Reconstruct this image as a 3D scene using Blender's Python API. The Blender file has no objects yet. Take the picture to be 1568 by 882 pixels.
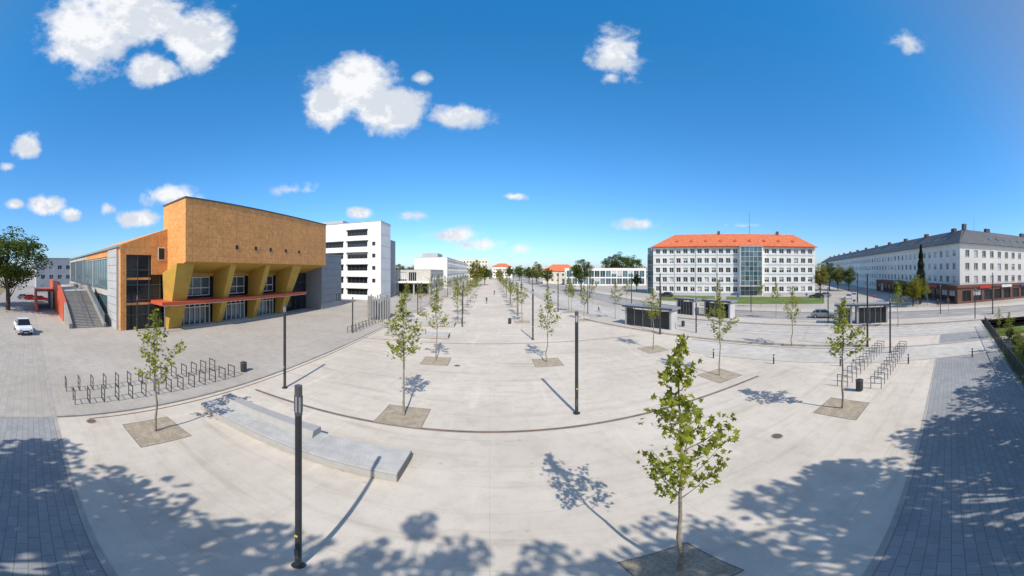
import bpy, math, random
import numpy as np
from mathutils import Matrix, Vector
R=random.Random(7)
sc=bpy.context.scene
A0=0.0756           # street axis swings 4.3 deg left of +Y
H=8.0               # camera mast height
# ---------------------------------------------------------------- coordinates
def S(u,v): # street frame (u along street, v to the right) -> world
    return (-math.sin(A0)*u+math.cos(A0)*v, math.cos(A0)*u+math.sin(A0)*v)
def G(px,py): # photogrammetric ground point from the survey of the photo (0.1273 deg per unit, horizon 415)
    d=H/math.tan((py-415)/450.0); a=(px-784)/450.0
    return (d*math.sin(a), d*math.cos(a))
def pol(px,d):
    a=(px-784)/450.0
    return (d*math.sin(a), d*math.cos(a))
# ---------------------------------------------------------------- materials
MATS={}
def nmat(name):
    m=bpy.data.materials.new(name); m.use_nodes=True
    MATS[name]=m
    nt=m.node_tree; b=nt.nodes['Principled BSDF']
    return m,nt,b
def math_n(nt,op,a,b=None,c=None):
    n=nt.nodes.new('ShaderNodeMath'); n.operation=op
    for i,v in enumerate((a,b,c)):
        if v is None: continue
        if isinstance(v,(int,float)): n.inputs[i].default_value=v
        else: nt.links.new(v,n.inputs[i])
    return n.outputs[0]
def mix_n(nt,f,a,b,blend='MIX'):
    n=nt.nodes.new('ShaderNodeMix'); n.data_type='RGBA'; n.blend_type=blend
    for i,v in ((0,f),(6,a),(7,b)):
        if isinstance(v,(int,float)): n.inputs[i].default_value=v
        elif isinstance(v,tuple): n.inputs[i].default_value=(v[0],v[1],v[2],1)
        else: nt.links.new(v,n.inputs[i])
    return n.outputs[2]
def noise_n(nt,vec,scale,detail=4,rough=.55):
    n=nt.nodes.new('ShaderNodeTexNoise'); n.inputs['Scale'].default_value=scale
    n.inputs['Detail'].default_value=detail; n.inputs['Roughness'].default_value=rough
    if vec is not None: nt.links.new(vec,n.inputs['Vector'])
    return n.outputs['Fac']
def ramp_n(nt,f,lo,hi):
    n=nt.nodes.new('ShaderNodeMapRange'); n.interpolation_type='SMOOTHSTEP'
    nt.links.new(f,n.inputs[0]); n.inputs[1].default_value=lo; n.inputs[2].default_value=hi
    return n.outputs[0]
def pos_n(nt,rot=0,scale=(1,1,1)):
    g=nt.nodes.new('ShaderNodeNewGeometry'); mp=nt.nodes.new('ShaderNodeMapping')
    nt.links.new(g.outputs['Position'],mp.inputs['Vector'])
    mp.inputs['Rotation'].default_value=(0,0,rot); mp.inputs['Scale'].default_value=scale
    return mp.outputs[0]
def simple(name,col,rough=.7,var=.15,scale=3,metal=0,bump=0,spec=.4):
    m,nt,b=nmat(name)
    v=pos_n(nt)
    n=noise_n(nt,v,scale,3)
    n2=noise_n(nt,v,scale*.17,2)
    f=math_n(nt,'ADD',math_n(nt,'MULTIPLY',n,.6),math_n(nt,'MULTIPLY',n2,.4))
    f=ramp_n(nt,f,.3,.7)
    lo=tuple(c*(1-var) for c in col); hi=tuple(min(1,c*(1+var)) for c in col)
    nt.links.new(mix_n(nt,f,lo,hi),b.inputs['Base Color'])
    b.inputs['Roughness'].default_value=rough; b.inputs['Metallic'].default_value=metal
    b.inputs['Specular IOR Level'].default_value=spec
    if bump:
        bp=nt.nodes.new('ShaderNodeBump'); bp.inputs['Strength'].default_value=bump; bp.inputs['Distance'].default_value=.02
        nt.links.new(noise_n(nt,v,scale*8,2),bp.inputs['Height']); nt.links.new(bp.outputs[0],b.inputs['Normal'])
    return m
def paving(name,col,col2,bw,bh,mortar,dark,rot=A0,big=.12,streak=0,off=.5):
    m,nt,b=nmat(name)
    v=pos_n(nt,-rot)
    br=nt.nodes.new('ShaderNodeTexBrick'); nt.links.new(v,br.inputs['Vector'])
    br.inputs['Scale'].default_value=1; br.inputs['Brick Width'].default_value=bw; br.inputs['Row Height'].default_value=bh
    br.inputs['Mortar Size'].default_value=mortar; br.inputs['Mortar Smooth'].default_value=.3; br.offset=off
    br.inputs['Color1'].default_value=(*col,1); br.inputs['Color2'].default_value=(*col2,1)
    br.inputs['Mortar'].default_value=(*[c*dark for c in col],1)
    c=br.outputs['Color']
    nb=noise_n(nt,v,big,4,.6)
    c=mix_n(nt,ramp_n(nt,nb,.3,.7),c,(.84,.83,.82),'MULTIPLY')
    nm=noise_n(nt,v,1.3,5,.65)
    c=mix_n(nt,math_n(nt,'MULTIPLY',ramp_n(nt,nm,.42,.72),.8),c,(.86,.85,.84),'MULTIPLY')
    nf=noise_n(nt,v,38,2,.7)
    c=mix_n(nt,ramp_n(nt,nf,.3,.7),c,(.86,.86,.86),'MULTIPLY')
    if streak:
        v2=pos_n(nt,-rot,(.12,1.3,1)); v3=pos_n(nt,-rot,(1.1,.09,1))
        c=mix_n(nt,math_n(nt,'MULTIPLY',ramp_n(nt,noise_n(nt,v2,1,3,.6),.5,.75),streak),c,(.80,.78,.75),'MULTIPLY')
        c=mix_n(nt,math_n(nt,'MULTIPLY',ramp_n(nt,noise_n(nt,v3,1,3,.6),.55,.75),streak),c,(1.14,1.13,1.12),'MULTIPLY')
        vo=nt.nodes.new('ShaderNodeTexVoronoi'); vo.inputs['Scale'].default_value=.9; nt.links.new(v,vo.inputs['Vector'])
        s=math_n(nt,'SUBTRACT',1,ramp_n(nt,math_n(nt,'ADD',vo.outputs['Distance'],math_n(nt,'MULTIPLY',nm,.25)),.15,.22))
        c=mix_n(nt,math_n(nt,'MULTIPLY',s,.6),c,(.74,.71,.68),'MULTIPLY')
    nt.links.new(c,b.inputs['Base Color']); b.inputs['Roughness'].default_value=.85
    b.inputs['Specular IOR Level'].default_value=.25
    bp=nt.nodes.new('ShaderNodeBump'); bp.inputs['Strength'].default_value=.25; bp.inputs['Distance'].default_value=.01
    nt.links.new(nf,bp.inputs['Height']); nt.links.new(bp.outputs[0],b.inputs['Normal'])
    return m
paving('plaza_concrete',(.64,.575,.485),(.61,.55,.465),4.9,2.45,.010,.80,streak=.8,off=0)
paving('ground_far',(.46,.42,.36),(.44,.40,.35),3,3,.02,.85)
paving('forecourt_pavers',(.475,.435,.38),(.445,.41,.36),.6,.3,.01,.78)
paving('side_pavers',(.45,.415,.365),(.41,.38,.34),.8,.4,.012,.70)
paving('strip_pavers',(.345,.345,.34),(.295,.30,.305),.5,.25,.012,.6)
paving('light_pavers',(.57,.52,.45),(.54,.50,.435),.6,.4,.012,.78)
simple('asphalt',(.28,.265,.245),.9,.15,2,bump=.3)
simple('trackbed',(.46,.43,.38),.9,.15,1)
simple('gravel',(.36,.30,.22),.95,.32,14,bump=.9)
simple('rail',(.16,.14,.13),.4,.2,2,metal=.6)
simple('rust_channel',(.17,.105,.065),.8,.3,3)
simple('kerb',(.33,.31,.28),.85,.15,2)
simple('marking',(.75,.75,.73),.8,.1,4)
simple('grass',(.10,.15,.03),.95,.45,1.2,bump=1)
simple('dry_grass',(.20,.165,.075),.95,.35,1.2,bump=1)
simple('pole',(.045,.047,.05),.45,.2,2,metal=.3)
simple('pole_head',(.10,.10,.105),.35,.1,2,metal=.3)
simple('lamp_glass',(.30,.31,.32),.1,.05,2)
simple('sticker',(.75,.5,.02),.5,.05,2)
simple('bark',(.25,.21,.16),.9,.35,9,bump=.7)
simple('bark_dark',(.09,.07,.05),.95,.35,6,bump=.7)
simple('steel',(.30,.30,.31),.35,.12,2,metal=.8)
simple('silver',(.55,.56,.56),.3,.08,2,metal=.8)
simple('white_wall',(.72,.71,.68),.85,.07,.6)
simple('white_wall2',(.68,.66,.61),.85,.08,.6)
simple('cream_wall',(.58,.55,.46),.85,.08,.6)
simple('spandrel',(.47,.53,.57),.6,.07,.6)
simple('grey_wall',(.40,.41,.42),.8,.08,.7)
simple('blue_grey_panel',(.21,.225,.25),.5,.08,.7)
simple('concrete',(.46,.44,.40),.85,.12,.8)
simple('step_concrete',(.27,.255,.235),.85,.15,1.8)
simple('concrete_bench',(.34,.335,.32),.85,.08,3,bump=.2)
simple('bench_board',(.41,.405,.385),.8,.14,2)
simple('bench_side',(.15,.147,.14),.7,.15,4)
simple('white_frame',(.74,.73,.70),.5,.05,2)
simple('dark_frame',(.07,.075,.08),.5,.05,2)
simple('roof_dark',(.085,.09,.10),.8,.2,1.5)
simple('roof_flat',(.30,.30,.30),.9,.15,.5)
simple('brown_wall',(.16,.075,.055),.8,.15,1)
simple('red_metal',(.52,.095,.04),.5,.10,1)
simple('yellow_fin',(.46,.29,.055),.75,.12,.8)
simple('black',(.02,.02,.022),.6,.1,3)
simple('rubber',(.025,.025,.025),.9,.1,3)
simple('blind',(.45,.45,.44),.7,.06,2)
simple('skin',(.45,.28,.20),.6,.05,5)
simple('cloth_dark',(.04,.05,.08),.9,.1,5)
simple('cloth_red',(.35,.06,.05),.9,.1,5)
simple('cloth_light',(.5,.5,.48),.9,.1,5)
simple('hair',(.05,.03,.02),.9,.1,5)
simple('sign_blue',(.03,.10,.35),.4,.05,3)
simple('sign_red',(.5,.03,.03),.4,.05,3)
simple('car_white',(.68,.69,.70),.25,.03,1)
simple('car_red',(.50,.02,.015),.25,.03,1)
simple('car_silver',(.35,.37,.38),.25,.03,1,metal=.5)
simple('car_dark',(.03,.035,.05),.25,.03,1)
simple('lamp_red',(.4,.02,.02),.3,.03,1)
def tile(name,c,sc_):
    m,nt,b=nmat(name); g=pos_n(nt)
    w=nt.nodes.new('ShaderNodeTexNoise'); w.inputs['Scale'].default_value=1.4; w.inputs['Detail'].default_value=4
    nt.links.new(g,w.inputs['Vector'])
    g2=nt.nodes.new('ShaderNodeNewGeometry'); sx=nt.nodes.new('ShaderNodeSeparateXYZ'); nt.links.new(g2.outputs['Position'],sx.inputs[0])
    l=math_n(nt,'PINGPONG',math_n(nt,'MULTIPLY',sx.outputs[2],sc_),.5)
    col=mix_n(nt,ramp_n(nt,w.outputs['Fac'],.3,.7),tuple(x*.8 for x in c),tuple(x*1.15 for x in c))
    col=mix_n(nt,math_n(nt,'SUBTRACT',1,ramp_n(nt,l,.0,.18)),col,tuple(x*.6 for x in c))
    nt.links.new(col,b.inputs['Base Color']); b.inputs['Roughness'].default_value=.8
tile('roof_orange',(.58,.155,.06),2.2)
def orange():
    m,nt,b=nmat('orange_panel')
    g2=nt.nodes.new('ShaderNodeNewGeometry')
    n1=noise_n(nt,g2.outputs['Position'],2.0,6,.72); n2=noise_n(nt,g2.outputs['Position'],.35,3)
    n3=noise_n(nt,g2.outputs['Position'],7,3,.8)
    c=mix_n(nt,ramp_n(nt,n1,.30,.70),(.60,.26,.075),(.82,.40,.135))
    c=mix_n(nt,ramp_n(nt,n2,.3,.7),c,(.88,.88,.88),'MULTIPLY')
    c=mix_n(nt,ramp_n(nt,n3,.5,.78),c,(.72,.67,.60),'MULTIPLY')
    tc=nt.nodes.new('ShaderNodeTexCoord')
    sx=nt.nodes.new('ShaderNodeSeparateXYZ'); nt.links.new(tc.outputs['Object'],sx.inputs[0])
    for o,k,wd in ((1,1/2.5,.03),(2,1/1.25,.03),(2,1/.31,.10)):
        l=math_n(nt,'PINGPONG',math_n(nt,'MULTIPLY',sx.outputs[o],k),.5)
        c=mix_n(nt,math_n(nt,'SUBTRACT',1,ramp_n(nt,l,.0,wd)),c,(.74,.69,.62) if wd<.05 else (.84,.81,.77),'MULTIPLY')
    nt.links.new(c,b.inputs['Base Color']); b.inputs['Roughness'].default_value=.7
orange()
def glass(name,c,rough=.06,spec=.8):
    m,nt,b=nmat(name)
    g2=nt.nodes.new('ShaderNodeNewGeometry')
    f=g2.outputs['Random Per Island']
    nt.links.new(mix_n(nt,f,tuple(x*.5 for x in c),tuple(x*1.7 for x in c)),b.inputs['Base Color'])
    b.inputs['Roughness'].default_value=rough; b.inputs['Specular IOR Level'].default_value=spec
glass('glass',(.035,.055,.055)); glass('glass_blue',(.06,.11,.13),.05,.9); glass('glass_dark',(.014,.018,.022),.08,.4)
def leaf(name,lo,hi,tr=.35):
    m,nt,b=nmat(name)
    g=nt.nodes.new('ShaderNodeNewGeometry')
    n=noise_n(nt,g.outputs['Position'],1.1,2)
    f=math_n(nt,'ADD',math_n(nt,'MULTIPLY',g.outputs['Random Per Island'],.55),math_n(nt,'MULTIPLY',n,.45))
    c=mix_n(nt,f,lo,hi)
    nt.links.new(c,b.inputs['Base Color']); b.inputs['Roughness'].default_value=.55
    b.inputs['Specular IOR Level'].default_value=.25
    t=nt.nodes.new('ShaderNodeBsdfTranslucent'); nt.links.new(mix_n(nt,.5,c,tuple(min(1,x*1.6) for x in hi)),t.inputs['Color'])
    ms=nt.nodes.new('ShaderNodeMixShader'); ms.inputs[0].default_value=tr
    nt.links.new(b.outputs[0],ms.inputs[1]); nt.links.new(t.outputs[0],ms.inputs[2])
    nt.links.new(ms.outputs[0],nt.nodes['Material Output'].inputs['Surface'])
leaf('leaf_young',(.075,.10,.010),(.31,.33,.03),.42)
leaf('leaf_green',(.035,.06,.010),(.12,.165,.022))
leaf('leaf_yellow',(.10,.115,.012),(.27,.25,.03))
leaf('leaf_dark',(.01,.022,.01),(.03,.05,.02),.1)
# ---------------------------------------------------------------- builder
BOXF=[(0,3,2,1),(4,5,6,7),(0,1,5,4),(1,2,6,5),(2,3,7,6),(3,0,4,7)]
class Obj:
    def __init__(s,name,frame=(0,0,0),origin=(0,0)):
        s.name=name; s.parts={}; s.f=frame; s.o=origin; s.T=Matrix.Identity(4)
    def add(s,part,mat,vs,fs,smooth=False):
        p=s.parts.setdefault(part,{'v':[],'f':[],'m':[],'mats':[],'s':[]})
        if mat not in p['mats']: p['mats'].append(mat)
        mi=p['mats'].index(mat); b=len(p['v'])
        for v in vs:
            w=s.T@Vector(v); p['v'].append((w.x-s.o[0],w.y-s.o[1],w.z))
        for f in fs:
            p['f'].append(tuple(i+b for i in f)); p['m'].append(mi); p['s'].append(smooth)
    def box(s,part,mat,x0,x1,y0,y1,z0,z1):
        s.add(part,mat,[(x0,y0,z0),(x1,y0,z0),(x1,y1,z0),(x0,y1,z0),(x0,y0,z1),(x1,y0,z1),(x1,y1,z1),(x0,y1,z1)],BOXF)
    def hexa(s,part,mat,bot,top):
        s.add(part,mat,list(bot)+list(top),BOXF)
    def prism(s,part,mat,poly,axis,a,b):
        n=len(poly)
        def mk(p,t):
            return {'x':(t,p[0],p[1]),'y':(p[0],t,p[1]),'z':(p[0],p[1],t)}[axis]
        vs=[mk(p,a) for p in poly]+[mk(p,b) for p in poly]
        fs=[tuple(range(n))[::-1],tuple(range(n,2*n))]+[(i,(i+1)%n,n+(i+1)%n,n+i) for i in range(n)]
        s.add(part,mat,vs,fs)
    def cyl(s,part,mat,p0,p1,r0,r1=None,n=12):
        if r1 is None: r1=r0
        p0=Vector(p0);p1=Vector(p1); d=(p1-p0).normalized()
        a=d.orthogonal().normalized(); b=d.cross(a)
        vs=[];
        for p,r in ((p0,r0),(p1,r1)):
            for i in range(n):
                t=2*math.pi*i/n; vs.append(tuple(p+a*math.cos(t)*r+b*math.sin(t)*r))
        s.add(part,mat,vs,[(i,(i+1)%n,n+(i+1)%n,n+i) for i in range(n)],True)
        s.add(part,mat,vs,[tuple(range(n))[::-1],tuple(range(n,2*n))])
    def done(s,data=None):
        f=s.f; c,sn=math.cos(f[2]),math.sin(f[2])
        loc=(f[0]+c*s.o[0]-sn*s.o[1], f[1]+sn*s.o[0]+c*s.o[1], 0)
        ms=[]
        for pn,p in s.parts.items():
            me=bpy.data.meshes.new(pn); me.from_pydata(p['v'],[],p['f'])
            for m in p['mats']: me.materials.append(MATS[m])
            me.polygons.foreach_set('material_index',p['m']); me.polygons.foreach_set('use_smooth',p['s'])
            me.update(); ms.append((pn,me))
        if len(ms)==1:
            ob=bpy.data.objects.new(s.name,ms[0][1]); sc.collection.objects.link(ob)
        else:
            ob=bpy.data.objects.new(s.name,None); sc.collection.objects.link(ob); ob.empty_display_size=.5
            for pn,me in ms:
                c_=bpy.data.objects.new(pn,me); sc.collection.objects.link(c_); c_.parent=ob
        ob.location=loc; ob.rotation_euler=(0,0,f[2])
        return ob
STREET=(0,0,A0)
# ---------------------------------------------------------------- facade
def facade(B,T,W,Hh,wins,wall='white_wall',gl='glass',frame='white_frame',depth=.2,z0=0,mull=1,blinds=.15,fw=.07,sill=False):
    old=B.T; B.T=old@T
    xs=sorted(set([0,W]+[round(w[0],3) for w in wins]+[round(w[1],3) for w in wins]))
    zs=sorted(set([z0,Hh]+[round(w[2],3) for w in wins]+[round(w[3],3) for w in wins]))
    ws=[(round(a,3),round(b,3),round(c,3),round(d,3)) for a,b,c,d in [w[:4] for w in wins]]
    isw=set()
    for (a,b,c,d) in ws:
        for i,x in enumerate(xs[:-1]):
            if a<=x<b:
                for j,z in enumerate(zs[:-1]):
                    if c<=z<d: isw.add((i,j))
    for j in range(len(zs)-1):
        i=0
        while i<len(xs)-1:
            if (i,j) in isw: i+=1; continue
            k=i
            while k+1<len(xs)-1 and (k+1,j) not in isw: k+=1
            B.add('walls',wall,[(xs[i],0,zs[j]),(xs[k+1],0,zs[j]),(xs[k+1],0,zs[j+1]),(xs[i],0,zs[j+1])],[(0,1,2,3)])
            i=k+1
    for w in wins:
        a,b,c,d=w[:4]; D=depth
        B.add('walls',wall,[(a,0,c),(b,0,c),(b,0,d),(a,0,d),(a,D,c),(b,D,c),(b,D,d),(a,D,d)],[(0,4,5,1),(1,5,6,2),(2,6,7,3),(3,7,4,0)])
        B.add('windows',gl,[(a,D,c),(b,D,c),(b,D,d),(a,D,d)],[(0,1,2,3)])
        if R.random()<blinds:
            h=(d-c)*R.choice((.3,.5,.5,.8,1))
            B.add('blinds','blind',[(a+fw,D-.015,d-h),(b-fw,D-.015,d-h),(b-fw,D-.015,d-fw),(a+fw,D-.015,d-fw)],[(0,1,2,3)])
        y0,y1=D-.06,D-.003
        B.box('window_frames',frame,a,b,y0,y1,c,c+fw); B.box('window_frames',frame,a,b,y0,y1,d-fw,d)
        B.box('window_frames',frame,a,a+fw,y0,y1,c+fw,d-fw); B.box('window_frames',frame,b-fw,b,y0,y1,c+fw,d-fw)
        for q in range(1,mull+1):
            x=a+(b-a)*q/(mull+1); B.box('window_frames',frame,x-fw/2,x+fw/2,y0,y1,c+fw,d-fw)
        if sill: B.box('sills','kerb',a-.05,b+.05,-.07,-.003,c-.08,c-.002)
    B.T=old
def curtain(B,T,W,z0,z1,nx,nz,gl='glass_blue',frame='white_frame',fw=.08,part='curtain_wall'):
    old=B.T; B.T=old@T
    for i in range(nx):
        for j in range(nz):
            a=W*i/nx;b=W*(i+1)/nx;c=z0+(z1-z0)*j/nz;d=z0+(z1-z0)*(j+1)/nz
            B.add(part,gl,[(a,0,c),(b,0,c),(b,0,d),(a,0,d)],[(0,1,2,3)])
    for i in range(nx+1):
        x=W*i/nx; B.box(part+'_frame',frame,x-fw/2,x+fw/2,-.09,-.004,z0,z1)
    for j in range(nz+1):
        z=z0+(z1-z0)*j/nz; B.box(part+'_frame',frame,0,W,-.07,-.006,z-fw/2,z+fw/2)
    B.T=old
def TR(x,y,a=0,z=0): return Matrix.Translation((x,y,z))@Matrix.Rotation(a,4,'Z')
def wgrid(x0,x1,n,ww,rows,wh):
    out=[]; st=(x1-x0)/n
    for i in range(n):
        c=x0+st*(i+.5)
        for z in rows: out.append((c-ww/2,c+ww/2,z,z+wh))
    return out
def shell(B,x0,x1,y0,y1,z,front=(),left=(),right=(),back=(),roof='roof_flat',para=.0,**k):
    W=x1-x0;D=y1-y0
    facade(B,TR(x0,y0),W,z,list(front),**k)
    facade(B,TR(x0,y1,-math.pi/2),D,z,list(left),**k)
    facade(B,TR(x1,y0,math.pi/2),D,z,list(right),**k)
    facade(B,TR(x1,y1,math.pi),W,z,list(back),**k)
    if para:
        B.box('roof',roof,x0+.3,x1-.3,y0+.3,y1-.3,z-.5,z-.1)
        for a in ((x0-.06,x1+.06,y0-.06,y0+.3),(x0-.06,x1+.06,y1-.3,y1+.06),(x0-.06,x0+.3,y0+.3,y1-.3),(x1-.3,x1+.06,y0+.3,y1-.3)):
            B.box('parapet','silver',*a,z-.0,z+.12)
def hip(B,x0,x1,y0,y1,z0,z1,mat,ov=.6,hipx=None,gable=False):
    x0-=ov;x1+=ov;y0-=ov;y1+=ov
    lx=(x1-x0)>(y1-y0); hp=0 if gable else (hipx if hipx is not None else min(x1-x0,y1-y0)/2)
    if lx:
        ym=(y0+y1)/2; vs=[(x0,y0,z0),(x1,y0,z0),(x1,y1,z0),(x0,y1,z0),(x0+hp,ym,z1),(x1-hp,ym,z1)]
        B.add('roof',mat,vs,[(0,1,5,4),(2,3,4,5),(3,0,4),(1,2,5),(3,2,1,0)])
    else:
        xm=(x0+x1)/2; vs=[(x0,y0,z0),(x1,y0,z0),(x1,y1,z0),(x0,y1,z0),(xm,y0+hp,z1),(xm,y1-hp,z1)]
        B.add('roof',mat,vs,[(0,1,4),(2,3,5),(1,2,5,4),(3,0,4,5),(3,2,1,0)])
# ---------------------------------------------------------------- ground
def sheet(name,pts,z,mat):
    me=bpy.data.meshes.new(name); me.from_pydata([(p[0],p[1],z) for p in pts],[],[tuple(range(len(pts)))])
    me.materials.append(MATS[mat]); me.update()
    if me.polygons[0].normal.z<0: me.flip_normals()
    o=bpy.data.objects.new(name,me); sc.collection.objects.link(o); return o
sheet('ground',[(-3000,-3000),(3000,-3000),(3000,3000),(-3000,3000)],0,'ground_far')
sheet('plaza_pavement',[S(1.4,-14.6),S(1.4,36),S(20,30),S(40,17.5),S(70,14.2),S(260,14.2),S(260,-14.6)],.004,'plaza_concrete')
sheet('forecourt_pavement',[S(1.25,-60),S(1.25,-14.75),S(200,-14.75),S(200,-36.9),S(11,-36.9),S(11,-60)],.004,'forecourt_pavers')
sheet('cross_pavement',[S(-4.4,-14.7),S(-4.4,40),S(1.3,40),S(1.3,-14.7)],.008,'strip_pavers')
sheet('cross_pavement_side',[S(-9,-60),S(-9,-14.72),S(1.2,-14.72),S(1.2,-60)],.008,'side_pavers')
sheet('back_pavement',[S(-40,-14.7),S(-40,40),S(-4.5,40),S(-4.5,-14.7)],.004,'strip_pavers')
sheet('car_park',[S(-9,-160),S(-9,-60.1),S(11,-60.1),S(11,-160)],.004,'asphalt')
sheet('dry_grass_verge',[S(-60,-150),S(-60,-28),S(-9.1,-28),S(-9.1,-150)],.006,'dry_grass')
sheet('grass_verge',[S(-40,12),S(-40,60),S(-4.7,47),S(-4.7,16),S(-4.4,10.5)],.012,'grass')
def strips(name,items):
    B=Obj(name,STREET)
    for (mat,a,b,c,d,z0,z1) in items: B.box('p',mat,a,b,c,d,z0,z1)
    return B.done()
strips('drainage_channel',[('rust_channel',-13.4,17.0,13.02,13.17,.0,.012),('kerb',-13.4,17.0,12.96,13.018,.0,.010),('kerb',-13.4,17.0,13.172,13.23,.0,.010)])
strips('drainage_channel',[('rust_channel',-14.5,17.0,31.5,31.64,.0,.012)])
strips('edging_stones',[('kerb',-60,30,1.27,1.42,.0,.014)])
strips('edging_stones',[('kerb',10,44,-4.5,-4.38,.0,.03)])
strips('kerb',[('kerb',-14.76,-14.6,1.45,200,0,.10)])
strips('drainage_channel',[('rust_channel',-14.3,-14.2,3,150,0,.010)])
for px,py in ((140,645),(1190,668),(700,560)):
    x,y=G(px,py); B=Obj('manhole_cover',(x,y,.3)); B.cyl('cover','rust_channel',(0,0,0),(0,0,.016),.22,n=24); B.cyl('rim','kerb',(0,0,0),(0,0,.013),.28,n=24)
    for k in range(-2,3): B.box('ribs','pole_head',-.15,.15,k*.07-.01,k*.07+.01,.016,.020)
    B.done()
# pits
def pit(u,v,s=1.15):
    B=Obj('tree_pit',STREET,(v,u))
    B.box('gravel','gravel',v-s,v+s,u-s,u+s,0,.014)
    t=.03
    for a in ((v-s-t,v+s+t,u-s-t,u-s),(v-s-t,v+s+t,u+s,u+s+t),(v-s-t,v-s,u-s,u+s),(v+s,v+s+t,u-s,u+s)):
        B.box('edging','bench_side',*a,0,.02)
    B.done()
# tram/road ribbons
def catmull(P,n=10):
    out=[];P=[P[0]]+P+[P[-1]]
    for i in range(1,len(P)-2):
        for k in range(n):
            t=k/n; a,b,c,d=[np.array(P[i+j],float) for j in (-1,0,1,2)]
            out.append(.5*((2*b)+(-a+c)*t+(2*a-5*b+4*c-d)*t*t+(-a+3*b-3*c+d)*t**3))
    out.append(np.array(P[-1],float)); return out
TR_C=catmull([(88,-94),(62,-40),(47.4,-10.3),(34.2,16.7),(23.2,39.2),(18.8,50),(15.9,64),(14.2,80),(11.5,110),(1.5,240),(-3,300)],10)
def offs(P,o):
    out=[]
    for i,p in enumerate(P):
        a=P[max(0,i-1)];b=P[min(len(P)-1,i+1)]; d=(b-a)/np.linalg.norm(b-a)
        out.append((p[0]-d[1]*o,p[1]+d[0]*o))
    return out
def ribbon(name,o0,o1,z,mat,i0=0,i1=None,h=None):
    P=TR_C[i0:i1]; a=offs(P,o0); b=offs(P,o1); n=len(P)
    B=Obj(name)
    zz=z if h is None else h
    vs=[(x,y,zz) for x,y in a]+[(x,y,zz) for x,y in b]
    fs=[(i,n+i,n+i+1,i+1) for i in range(n-1)]
    if h is not None:
        vs+=[(x,y,0) for x,y in a]+[(x,y,0) for x,y in b]
        fs+=[(i,i+1,2*n+i+1,2*n+i) for i in range(n-1)]+[(n+i+1,n+i,3*n+i,3*n+i+1) for i in range(n-1)]
        fs+=[(0,2*n,3*n,n),(n-1,2*n-1,4*n-1,3*n-1)]
    B.add('p',mat,vs,fs); o=B.done(); return o
idx=lambda Y:min(range(len(TR_C)),key=lambda i:abs(TR_C[i][1]-Y))
ribbon('tram_track_bed',3.5,-3.8,.012,'trackbed')
for o in (2.6,1.17,-1.3,-2.73): ribbon('tram_rail',o+.04,o-.04,.02,'rail')
ribbon('tram_platform',7.8,3.55,0,'light_pavers',idx(15),idx(50),.22)
ribbon('tram_platform',-3.85,-8.4,0,'light_pavers',idx(-6),idx(55),.22)
ribbon('road',-9.5,-17.5,.016,'asphalt')
ribbon('kerb',-9.2,-9.5,0,'kerb',h=.12); ribbon('kerb',-17.5,-17.8,0,'kerb',h=.12)
ribbon('sidewalk',-17.8,-23,.02,'light_pavers')
ribbon('road_marking',-9.85,-10.0,.021,'marking')
for i in range(4,len(TR_C)-3,2): ribbon('road_marking',-13.4,-13.55,.021,'marking',i,i+2)
ribbon('road',13,8.6,.016,'trackbed',0,idx(33)); ribbon('kerb',8.6,8.35,0,'light_pavers',0,idx(33),h=.1); ribbon('kerb',13.4,13,0,'light_pavers',0,idx(33),h=.05)
sheet('grass_lawn',[pol(1112,72),pol(1262,72),pol(1262,92),pol(1112,92)],.024,'grass')
sheet('grass_lawn',[pol(1010,80),pol(1095,76),pol(1095,94),pol(1010,98)],.024,'grass')
# ---------------------------------------------------------------- lecture hall (street frame: x=v,y=u)
B=Obj('lecture_hall_building',STREET,(-45,35))
B.prism('upper_hall','orange_panel',[(-32,9.2),(-32,17.5),(-38.2,17.5),(-38.2,7.3)],'y',19,51.3)
B.prism('soffit','yellow_fin',[(-32.05,9.19),(-32.05,9.12),(-37.0,7.64),(-37.0,7.70)],'y',19.05,51.2)
B.box('roof_edge','dark_frame',-38.3,-31.9,18.9,51.4,17.5,17.68)
B.box('rear_hall','orange_panel',-58,-38.2,19.02,51,10.2,13.6)
B.prism('side_hall','orange_panel',[(12,10.2),(16.5,10.2),(16.5,7.5),(19,7.5),(19,14.0),(12,11.5)],'x',-60,-37.0)
for u in (27.5,31.3,34.6,38.4,42.1): 
    B.box('small_windows','black',-31.99,-31.93,u-.22,u+.22,11.15,11.7); B.box('small_windows','yellow_fin',-31.995,-31.9,u-.3,u+.3,11.7,11.76)
B.box('small_windows','white_frame',-36.99,-36.95,17.5,18.6,9.5,11.3); B.box('small_windows','glass_dark',-36.95,-36.93,17.6,18.5,9.6,11.2)
B.box('corner_column','orange_panel',-37.6,-36.9,12.0,12.8,0,10.2)
curtain(B,TR(-37.15,12.8,math.pi/2),8.4,0,10.2,5,5,gl='glass_dark',frame='dark_frame',fw=.1)
curtain(B,TR(-37.15,21.2,math.pi/2),30.1,3.8,9.2,16,3,gl='glass_dark',frame='dark_frame',fw=.1,part='upper_glazing')
curtain(B,TR(-37.15,21.2,math.pi/2),30.1,0,3.8,16,1,gl='glass_dark',frame='dark_frame',fw=.1,part='lower_glazing')
B.box('inner_wall','orange_panel',-58,-40,13,51,0,10)
for z in (3.4,6.8): B.box('floor_edges','orange_panel',-37.14,-37.08,12.9,16.4,z,z+.3)
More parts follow.
